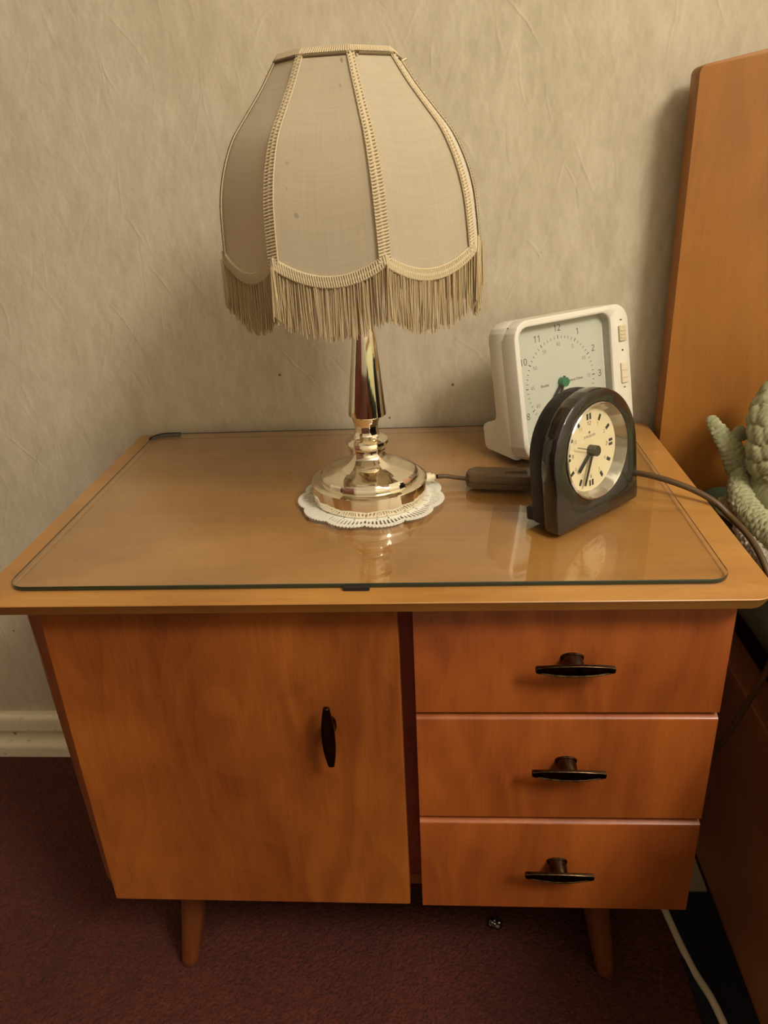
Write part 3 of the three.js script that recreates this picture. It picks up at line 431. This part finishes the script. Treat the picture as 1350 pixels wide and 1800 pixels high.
  th(4.02, 0.0225, 0.004, 0.0034, 0.0031, -0.0066, M.ink, 'hour_hand'); th(3.565, 0.0300, 0.004, 0.0027, 0.0022, -0.0052, M.ink, 'minute_hand'); th(5.06, 0.0225, 0.002, 0.0008, 0.0006, -0.0040, M.ink, 'second_hand'); 
  const hub = L([[0.0001, -0.0082], [0.0046, -0.0082], [0.0046, -0.0008], [0.0042, -0.0003], [0.0001, -0.0003]], 32); part('hub', toCreasedNormals(hub, 0.5), phys({ color: 0x5b564c, metalness: 1, roughness: 0.35 }), c).material.side = THREE.DoubleSide;
  const lens = new THREE.CircleGeometry(0.0386, 64); lens.translate(0, CD, 0.0006); part('lens', lens, M.glass, c);
}

// ---------------------------------------------------------------- bed
{
  const b = thing('bed', 'orange-brown wooden bed with slanted headboard and low side rail', 'bed', [1.2, 0, 1.0]);
  const o = g => { g.translate(-1.2, 0, -1.0); return g; };
  const s = new THREE.Shape(); s.moveTo(0.3005, 0.02); s.lineTo(2.05, 0.02); s.lineTo(2.05, 0.830); s.quadraticCurveTo(2.048, 0.843, 2.03, 0.848); s.quadraticCurveTo(1.175, 0.998, 0.306, 0.8405); s.quadraticCurveTo(0.3012, 0.8395, 0.3005, 0.8350); s.closePath();
  const g = new THREE.ExtrudeGeometry(s, { depth: 0.024, bevelEnabled: true, bevelThickness: 0.0015, bevelSize: 0.0015, bevelSegments: 2, curveSegments: 30 }); g.translate(0.0015, 0, 0.0205);
  part('headboard', o(uvBox(toCreasedNormals(g, 0.5))), M.woodBed, b);
  part('side_rail', o(uvBox(at(rbox(0.030, 0.2774 - 0.002, 1.95, 0.002), 0.373, 0.1397, 1.024), 0, 0, true)), M.woodRail, b);
  part('side_rail', o(uvBox(at(rbox(0.030, 0.2774 - 0.002, 1.95, 0.002), 2.02, 0.1397, 1.024), 0, 0, true)), M.woodRail, b);
  part('footboard', o(uvBox(at(rbox(1.70, 0.48, 0.03, 0.004), 1.197, 0.245, 2.016))), M.woodBed, b);
  part('slat_base', o(box(0.389, 2.004, 0.225, 0.262, 0.05, 1.998)), M.woodDark, b);
  const m = thing('mattress', 'thick mattress inside the wooden bed frame under the green quilt', 'mattress', [1.2, 0.263, 1.03]);
  part('mattress_body', at(rbox(1.60, 0.105, 1.94, 0.03, 4), 0, 0.0535, 0), M.quilt, m);
}
{ // quilt: soft-edged slab over the mattress, hanging past the rail
  const prof = []; for (let i = 0; i <= 16; i++) { const t = i / 16 * Math.PI; prof.push([0.340 + 0.026 * (1 - Math.sin(t)) , 0.3885 + Math.cos(t) * 0.0395]); }
  const zs = 64, top = [[1.2, 0.431], [0.42, 0.4295]], botm = [[0.3975, 0.352], [0.3985, 0.3745], [1.2, 0.376]]; const P = [...top, ...prof, ...botm];
  const g = grid(P.length - 1, zs, (u, v) => { const [x, y] = P[Math.round(u * (P.length - 1))]; const z = lerp(0.052, 2.0, v); const w = (fbm(z * 9, y * 30, 77, 3) - 0.5) * 0.016; return [x + (x < 0.41 ? w : 0), y + (y > 0.42 ? 0 : w * 0.4), z, z, x + y]; });
  const mk = solo('quilt', g, M.quilt, 'plain teal green quilt on the bed beside the headboard', 'quilt'); mk.material.side = THREE.DoubleSide;
}
// crocheted blanket heaped on the quilt
{
  const b = thing('crocheted_blanket', 'pale green crocheted wool blanket heaped on the bed edge by the headboard', 'blanket', [0.42, 0.43, 0.2]);
  const o = g => { g.translate(-0.42, -0.43, -0.2); return g; };
  const stitch = (u0, v0) => { const u = u0 + (fbm(u0 * 0.37, v0 * 0.37, 61, 2) - 0.5) * 1.5, v = v0 + (fbm(u0 * 0.33 + 9, v0 * 0.33, 67, 2) - 0.5) * 1.3; const r = Math.floor(v), uu = u + (((r % 2) + 2) % 2) * 0.5; const ci = Math.floor(uu), a = uu - ci - 0.5, c = v - r - 0.5; const d2 = a * a * 0.9 + c * c * 1.1; const am = 0.6 + 0.55 * hash(ci & 255, r & 255, 4);
    return am * Math.sqrt(Math.max(0, 1 - d2 * 3.0)) * (0.86 + 0.14 * Math.cos((a - c) * 22)) + 0.22 * vnoise(u0 * 4.5, v0 * 4.5, 71); };
  const heap = (x, z) => 0.434 + 0.085 * Math.exp(-(((x - 0.425) / 0.05) ** 2) - (((z - 0.135) / 0.07) ** 2)) + 0.035 * Math.exp(-(((x - 0.385) / 0.03) ** 2) - (((z - 0.15) / 0.05) ** 2)) + 0.05 * Math.exp(-(((x - 0.52) / 0.09) ** 2) - (((z - 0.3) / 0.16) ** 2));
  const edge = z => 0.3475 + 0.006 * Math.sin(z * 40) + 0.010 * smooth(0.13, 0.09, z);
  const drape = grid(170, 220, (u, v) => { const z = lerp(0.092, 1.88, 0.28 * v + 0.72 * v * v * v); const e = edge(z); const x = lerp(e, 1.55, 0.24 * u + 0.76 * u * u * u); const round = smooth(0, 0.05, u); const st = stitch((x - e) / 0.0075, z / 0.0062) * (1 - smooth(0.55, 0.8, Math.max(u, v))); const zz = smooth(0, 0.04, v);
    const y = lerp(0.4335, heap(x, z), round * zz) + st * 0.0042 * round + (fbm(x * 60, z * 60, 31, 2) - 0.5) * 0.006 * round; return [x, y, z, x, z]; });
  drape.setIndex([...drape.index.array].reverse()); drape.computeVertexNormals(); part('drape', o(drape), M.wool, b).material.side = THREE.DoubleSide;
  const blob = (pts, radii, st, amp, nu = 60, nv = 120, flat = 1) => { const cv = new THREE.CatmullRomCurve3(pts.map(a => V3(...a))); const fr = cv.computeFrenetFrames(nv, false); const len = cv.getLength();
    return grid(nu, nv, (u, v) => { const i = Math.round(v * nv), p = cv.getPointAt(v); const q = v * (radii.length - 1), k = Math.min(radii.length - 2, Math.floor(q)); let r = lerp(radii[k], radii[k + 1], q - k); const endk = Math.sqrt(clamp(1 - Math.pow(Math.abs(v * 2 - 1), 12))); const t = u * Math.PI * 2; const nSt = Math.max(4, Math.round(2 * Math.PI * r / st)); r = r * endk + amp * stitch(u * nSt, v * len / st) * endk; const N = fr.normals[i].clone(), B = fr.binormals[i].clone(); if (flat !== 1) { const T = fr.tangents[i], view = V3(-0.25, 0.25, 0.93); N.copy(view).addScaledVector(T, -view.dot(T)).normalize(); B.crossVectors(T, N); N.multiplyScalar(flat); } return [p.x + (N.x * Math.cos(t) + B.x * Math.sin(t)) * r, p.y + (N.y * Math.cos(t) + B.y * Math.sin(t)) * r, p.z + (N.z * Math.cos(t) + B.z * Math.sin(t)) * r, u * 0.12, v * len]; }); };
  const bl = (name, g, m) => { const i = g.index.array; g.setIndex([...i].reverse()); g.computeVertexNormals(); const q = part(name, o(g), m, b); q.material.side = THREE.DoubleSide; return q; };
  bl('folded_edge', blob([[0.412, 0.553, 0.098], [0.396, 0.552, 0.116], [0.383, 0.534, 0.132], [0.379, 0.508, 0.146], [0.384, 0.490, 0.151], [0.399, 0.480, 0.158]], [0.014, 0.020, 0.023, 0.021, 0.022, 0.016], 0.0125, 0.0042, 90, 160), M.wool);
  bl('corner', blob([[0.3265, 0.531, 0.112], [0.333, 0.522, 0.112], [0.342, 0.509, 0.114], [0.352, 0.495, 0.118], [0.364, 0.476, 0.124]], [0.0040, 0.0062, 0.0084, 0.0120, 0.0160], 0.0050, 0.0020, 56, 90, 0.5), M.wool);
  bl('corner', blob([[0.346, 0.494, 0.112], [0.356, 0.506, 0.108], [0.368, 0.513, 0.106]], [0.0062, 0.0056, 0.0070], 0.0050, 0.0020, 40, 60, 0.5), M.wool);
  bl('lower_fold', blob([[0.366, 0.482, 0.122], [0.3560, 0.470, 0.136], [0.3535, 0.459, 0.155], [0.3545, 0.452, 0.180], [0.358, 0.450, 0.215], [0.361, 0.449, 0.26], [0.3640, 0.448, 0.32], [0.366, 0.448, 0.40]], [0.008, 0.012, 0.013, 0.013, 0.013, 0.013, 0.013, 0.011], 0.0064, 0.0022, 72, 320), M.wool);
  bl('border', blob([[0.3490, 0.4430, 0.165], [0.3450, 0.441, 0.190], [0.3440, 0.441, 0.22], [0.3445, 0.441, 0.26], [0.345, 0.440, 0.31]], [0.004, 0.0068, 0.0076, 0.0072, 0.006], 0.0075, 0.0032, 48, 120), M.woolGrey).userData.label = 'grey crocheted border';
}
// ---------------------------------------------------------------- on the floor
solo('floor_mat', uvBox(at(slab(0.3035, 0.3560, 0.231, 1.25, 0.006, [[0.001, 0.0005], [0, 0.002], [0, 0.0045], [0.0015, 0.006]], 4), 0, 0, 0)), M.navy, 'narrow dark navy mat on the carpet along the foot of the bed rail', 'mat');
solo('paper_scrap', slab(0.306, 0.3553, 0.150, 0.2285, 0.002, [[0, 0.0006], [0, 0.0024], [0.0004, 0.0028]], 3), M.paper, 'grey beige paper scrap on the carpet between nightstand and bed rail', 'paper');
solo('floor_cable', tube([[0.293, 0.0042, 0.05], [0.292, 0.0042, 0.12], [0.2955, 0.0042, 0.20], [0.3010, 0.0042, 0.2575], [0.3055, 0.0048, 0.295], [0.3110, 0.0054, 0.3275], [0.3172, 0.0095, 0.3545], [0.3210, 0.0101, 0.38], [0.326, 0.0101, 0.45], [0.330, 0.0101, 0.60], [0.318, 0.0101, 0.85], [0.322, 0.0101, 1.15], [0.290, 0.0044, 1.40], [0.200, 0.0042, 1.62], [0.10, 0.0042, 1.95]], 0.0038, 260, 12), M.cordWhite, 'cream white cable lying on the floor from under the nightstand', 'cable');
{
  let g = new THREE.IcosahedronGeometry(0.0065, 3); const p = g.attributes.position; for (let i = 0; i < p.count; i++) { const x = p.getX(i), y = p.getY(i), z = p.getZ(i); const k = 0.6 + 0.8 * fbm(x * 330 + 9, y * 330 + z * 210, 3, 3); p.setXYZ(i, x * k * 1.2, Math.max(y * k * 0.8, -0.0045), z * k); } g.computeVertexNormals(); g.translate(0.112, 0.0052, 0.276);
  solo('foil_wrapper', g, M.foil, 'small crumpled silvery wrapper on the carpet under the drawers', 'wrapper');
}
scene.traverse(c => { if (c.isMesh) { c.castShadow = true; c.receiveShadow = true; } });
renderer.render(scene, camera);
